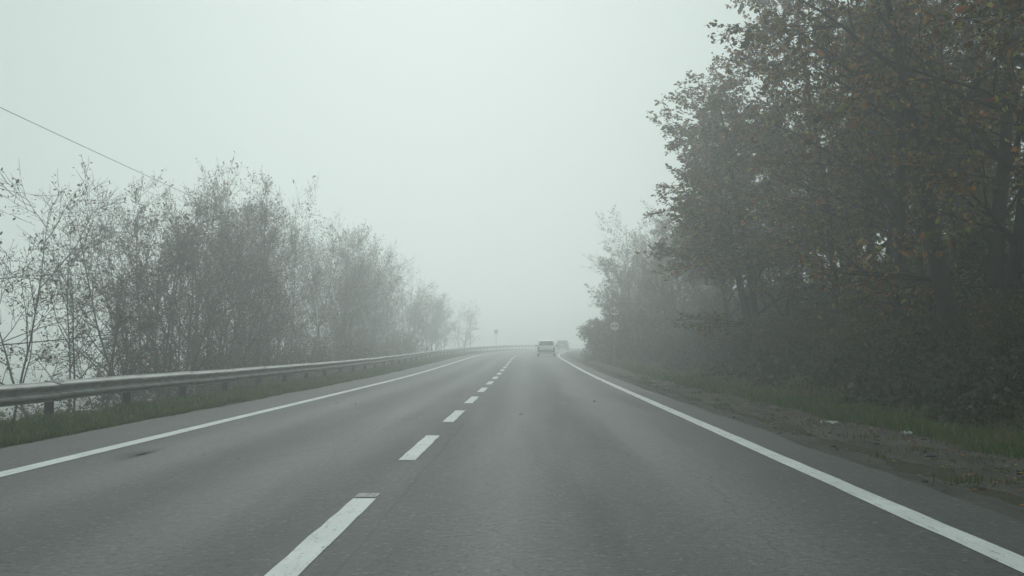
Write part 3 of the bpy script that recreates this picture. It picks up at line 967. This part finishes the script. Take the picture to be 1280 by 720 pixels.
def far_sign(u, y, zc, r, label):
    t = tag(empty('road_sign', (u, y, terrain(u - cx(y), y))), label, 'road sign')
    z = zc - t.location.z
    g = Geo(); g.tube([(0, 0.05, -0.3), (0, 0.05, z + r)], [0.045, 0.045], 10); g.build('pole', M['pole'], t, True)
    g = Geo(); g.disc(0, z, 0.0, 0.014, r, 0); g.box(-0.06, 0.06, 0.015, 0.10, z - 0.02, z + 0.02, 0)
    g.build('sign_plate', M['sign_back'], t)
far_sign(-4.9, 196.0, 3.7, 0.34, 'faint grey round sign seen from behind where the road bends in fog')

# slim roadside pole beyond the end of the visible guardrail
py = 172.0; pu = -7.75
pt = tag(empty('roadside_pole', (pu, py, terrain(-9.0, py) - 0.1)), 'thin grey pole standing alone in fog beyond the last trees of the row', 'pole')
g = Geo(); g.tube([(0, 0, 0), (0, 0, 2.0), (0, 0, 4.9)], [0.06, 0.055, 0.04], 10); g.build('shaft', M['pole'], pt, True)
g = Geo(); g.tube([(0, 0, 4.88), (0.12, 0, 5.02), (0.35, 0, 5.06)], [0.025, 0.022, 0.02], 8); g.build('arm', M['pole'], pt, True)

UX = -16.0
def upole(y, label):
    zg = terrain(UX, y)
    t = tag(empty('utility_pole', (UX, y, zg)), label, 'utility pole', 'utility poles behind the guardrail')
    h = 8.75 - zg
    g = Geo(); g.tube([(0, 0, -0.6), (0, 0, h * 0.5), (0, 0, h)], [0.1, 0.08, 0.06], 12); g.build('shaft', M['wood_pole'], t, True)
    g = Geo(); g.tube([(0.1, 0, h - 0.38), (0.26, 0, h - 0.38), (0.26, 0, h - 0.22)], [0.02, 0.02, 0.02], 8); g.build('bracket', M['post'], t)
    g = Geo(); g.tube([(0.26, 0, h - 0.24), (0.26, 0, h - 0.2), (0.26, 0, h - 0.16), (0.26, 0, h - 0.1)], [0.05, 0.03, 0.05, 0.03], 10); g.build('insulator', M['insul'], t)
    return Vector((UX + 0.26, y, 8.75 - 0.1))
A = upole(9.0, 'timber pole out by the verge that carries the near end of the cable')
B = upole(112.0, 'timber pole hidden in fog among the crowns at the far end of the cable')
pts = []
for i in range(41):
    t = i / 40
    p = A.lerp(B, t); p.z -= 0.35 * 4 * t * (1 - t)
    pts.append(p[:])
g = Geo(); g.tube(pts, [0.0125] * 41, 6)
tag(g.build('overhead_cable', M['cable'], None, True), 'thin dark overhead cable slanting down to the guardrail trees', 'cable')

# ------------------------------------------------------------------ cars
def loft(secs, mat, name, parent, smooth=True):
    g = Geo(); n = len(secs[0]); vs = [p for s in secs for p in s]; fs = []
    for i in range(len(secs) - 1):
        for k in range(n):
            k2 = (k + 1) % n
            fs.append((i * n + k, (i + 1) * n + k, (i + 1) * n + k2, i * n + k2))
    fs.append(tuple(range(n))); fs.append(tuple((len(secs) - 1) * n + k for k in range(n - 1, -1, -1)))
    g.add(vs, fs)
    o = g.build(name, mat, parent)
    md = o.modifiers.new('bevel', 'BEVEL'); md.width = 0.03; md.segments = 2; md.limit_method = 'ANGLE'; md.angle_limit = R(28)
    return o
def sec(y, hw, z0, z1, tuck=0.06):
    return [(-hw + tuck, y, z0), (-hw, y, z0 + 0.18), (-hw, y, (z0 + z1) / 2 + 0.05), (-hw + 0.05, y, z1), (hw - 0.05, y, z1), (hw, y, (z0 + z1) / 2 + 0.05), (hw, y, z0 + 0.18), (hw - tuck, y, z0)]
def car(name, loc, rot, label, paint, W, Ht, L, valance):
    """y runs forward; the tail faces the camera"""
    t = tag(empty(name, loc, rot), label, 'car')
    hw = W / 2; belt = Ht * 0.61
    loft([sec(0.02, hw - 0.06, 0.30, belt - 0.06), sec(0.12, hw - 0.01, 0.26, belt), sec(0.7, hw, 0.22, belt + 0.01), sec(L * 0.5, hw, 0.2, belt - 0.01),
          sec(L - 0.95, hw, 0.22, belt - 0.06), sec(L - 0.35, hw - 0.05, 0.25, belt - 0.2), sec(L, hw - 0.18, 0.32, belt - 0.32)], paint, 'body', t)
    top = Ht
    def cs(y, w0, w1, z0, z1): return [(-w0, y, z0), (-w1, y, z1), (w1, y, z1), (w0, y, z0)]
    # cabin: pillars and roof in paint, glazing set a few millimetres proud
    loft([cs(0.14, hw - 0.07, hw - 0.10, belt - 0.02, belt + 0.04), cs(0.34, hw - 0.07, hw - 0.22, belt - 0.02, top - 0.05), cs(0.75, hw - 0.07, hw - 0.2, belt - 0.02, top),
          cs(L * 0.5, hw - 0.07, hw - 0.2, belt - 0.02, top - 0.01), cs(L * 0.62, hw - 0.08, hw - 0.22, belt - 0.03, top - 0.1), cs(L - 1.05, hw - 0.1, hw - 0.16, belt - 0.1, belt - 0.02)], paint, 'cabin', t)
    def quad(name_, pts_, mat, th=0.006):
        g = Geo()
        a, b, c = Vector(pts_[0]), Vector(pts_[1]), Vector(pts_[2])
        nrm = (b - a).cross(c - a).normalized() * th
        vs = [tuple(Vector(p) + nrm * 0.7) for p in pts_] + [tuple(Vector(p) - nrm) for p in pts_]
        n = len(pts_)
        g.add(vs, [tuple(range(n)), tuple(range(2 * n - 1, n - 1, -1))] + [(k, n + k, n + (k + 1) % n, (k + 1) % n) for k in range(n)])
        return g.build(name_, mat, t)
    zs0, zs1 = belt + 0.10, top - 0.11
    f = lambda z: 0.14 + 0.20 * (z - belt - 0.04) / (top - 0.09 - belt) - 0.012
    quad('rear_window', [(-hw + 0.2, f(zs0), zs0), (hw - 0.2, f(zs0), zs0), (hw - 0.29, f(zs1), zs1), (-hw + 0.29, f(zs1), zs1)], M['glass'], 0.012)
    for s in (-1, 1):
        xs = lambda z: s * (hw - 0.07 - 0.13 * (z - belt + 0.02) / (top - belt))
        quad('side_window', [(xs(zs0), 0.55, zs0), (xs(zs0), L * 0.62, zs0), (xs(zs1), L * 0.52, zs1), (xs(zs1), 0.7, zs1)], M['glass'], 0.02)
    yb, yt = L - 1.05, L * 0.62
    quad('windscreen', [(-hw + 0.16, yb - 0.05, belt + 0.02), (hw - 0.16, yb - 0.05, belt + 0.02), (hw - 0.26, yt + 0.02, top - 0.11), (-hw + 0.26, yt + 0.02, top - 0.11)], M['glass'], 0.03)
    g = Geo(); g.box(-hw + 0.02, hw - 0.02, -0.07, 0.10, 0.40, 0.60, 0, 0.03); g.build('bumper', M['plastic'], t)
    g = Geo(); g.box(-hw + 0.2, hw - 0.2, -0.05, 0.10, 0.2, 0.395, 0, 0.02); g.build('valance', valance, t)
    g = Geo(); g.box(-0.26, 0.26, -0.012, 0.02, belt - 0.22, belt - 0.11, 0, 0.005); g.build('number_plate', M['sign_white'], t)
    for s in (-1, 1):
        g = Geo(); g.box(s * (hw - 0.11) - 0.09, s * (hw - 0.11) + 0.09, 0.0, 0.12, belt - 0.3, belt - 0.02, 0, 0.02); g.build('tail_light', M['lamp_red'], t)
        g = Geo(); g.box(s * (hw + 0.09) - 0.09, s * (hw + 0.09) + 0.09, L * 0.66, L * 0.66 + 0.09, belt + 0.0, belt + 0.14, 0, 0.025); g.build('mirror', M['plastic'], t)
        for y in (0.72, L - 0.82):
            g = Geo(); r = 0.315; pr = []
            x0 = s * (hw - 0.11)
            g.tube([(x0 - 0.10, y, r), (x0 - 0.085, y, r), (x0 + 0.085, y, r), (x0 + 0.10, y, r)], [r - 0.03, r, r, r - 0.03], 24)
            w = g.build('wheel', M['tyre'], t)
            g = Geo(); g.tube([(x0 + s * 0.09, y, r), (x0 + s * 0.108, y, r)], [0.21, 0.19], 20); g.build('rim', M['rim'], w)
    return t
y1 = 120.0
car('car', (1.70, y1, rz(y1)), -cang(y1), 'white hatchback with dark rear bumper driving ahead in the fog', M['car_white'], 1.74, 1.5, 4.1, M['valance'])
y2 = 195.0
car('car', (5.15, y2, rz(y2)), -cang(y2), 'faint dark car farther ahead, half hidden behind the white hatchback', M['car_dark'], 1.78, 1.45, 4.4, M['plastic'])

# ------------------------------------------------------------------ air, light, camera
g = Geo(); g.box(-560, 640, -95, 495, -9.9, 17.0)
hz = g.build('haze', [])
hm = bpy.data.materials.new('haze'); hm.use_nodes = True
nt = hm.node_tree
nt.nodes.remove(nt.nodes['Principled BSDF'])
pv = nt.nodes.new('ShaderNodeVolumePrincipled')
pv.inputs['Color'].default_value = (0.965, 0.99, 0.98, 1)
pv.inputs['Density'].default_value = 0.0066
pv.inputs['Anisotropy'].default_value = 0.71
nt.links.new(pv.outputs[0], nt.nodes['Material Output'].inputs['Volume'])
hz.data.materials.append(hm)
tag(hz, kind='stuff')

SUN_EL, SUN_AZ = R(25), R(-4)          # soft, high, ahead and a little to the guardrail side
sun = bpy.data.lights.new('sun', 'SUN'); sun.energy = 1.02; sun.angle = R(40); sun.color = (0.95, 1.0, 0.98)
so_ = bpy.data.objects.new('sun', sun); COL.objects.link(so_)
dv = Vector((math.sin(SUN_AZ) * math.cos(SUN_EL), math.cos(SUN_AZ) * math.cos(SUN_EL), math.sin(SUN_EL)))
so_.rotation_euler = dv.to_track_quat('Z', 'Y').to_euler()
so_.location = dv * 60

w = bpy.data.worlds.new('World'); S.world = w; w.use_nodes = True
nt = w.node_tree
bg = nt.nodes['Background']
sky = nt.nodes.new('ShaderNodeTexSky'); sky.sky_type = 'NISHITA'; sky.sun_disc = False
sky.sun_elevation = SUN_EL; sky.sun_rotation = SUN_AZ; sky.dust_density = 4.0; sky.air_density = 1.5
hs = nt.nodes.new('ShaderNodeHueSaturation'); hs.inputs['Saturation'].default_value = 0.12
nt.links.new(sky.outputs[0], hs.inputs['Color'])
mx = nt.nodes.new('ShaderNodeMix'); mx.data_type = 'RGBA'; mx.inputs[0].default_value = 0.95
mx.inputs[7].default_value = (5.65, 6.9, 6.55, 1)        # the flat overcast layer
nt.links.new(hs.outputs[0], mx.inputs[6])
nt.links.new(mx.outputs[2], bg.inputs['Color'])
bg.inputs['Strength'].default_value = 0.1

cam = bpy.data.cameras.new('camera'); cam.lens = 45.0; cam.sensor_width = 36.0; cam.clip_end = 3000; cam.clip_start = 0.1
co = bpy.data.objects.new('camera', cam); COL.objects.link(co)
co.location = (0, 0, 1.2)
co.rotation_euler = (R(90) + math.atan(75 / 1600), 0, math.atan(20 / 1600))
S.camera = co

S.view_settings.view_transform = 'Standard'
S.view_settings.look = 'None'
S.view_settings.exposure = -0.29
S.view_settings.gamma = 1.0
S.render.engine = 'CYCLES'
S.cycles.max_bounces = 12
S.cycles.diffuse_bounces = 3
S.cycles.volume_bounces = 8
S.cycles.transmission_bounces = 4
S.cycles.use_denoising = True
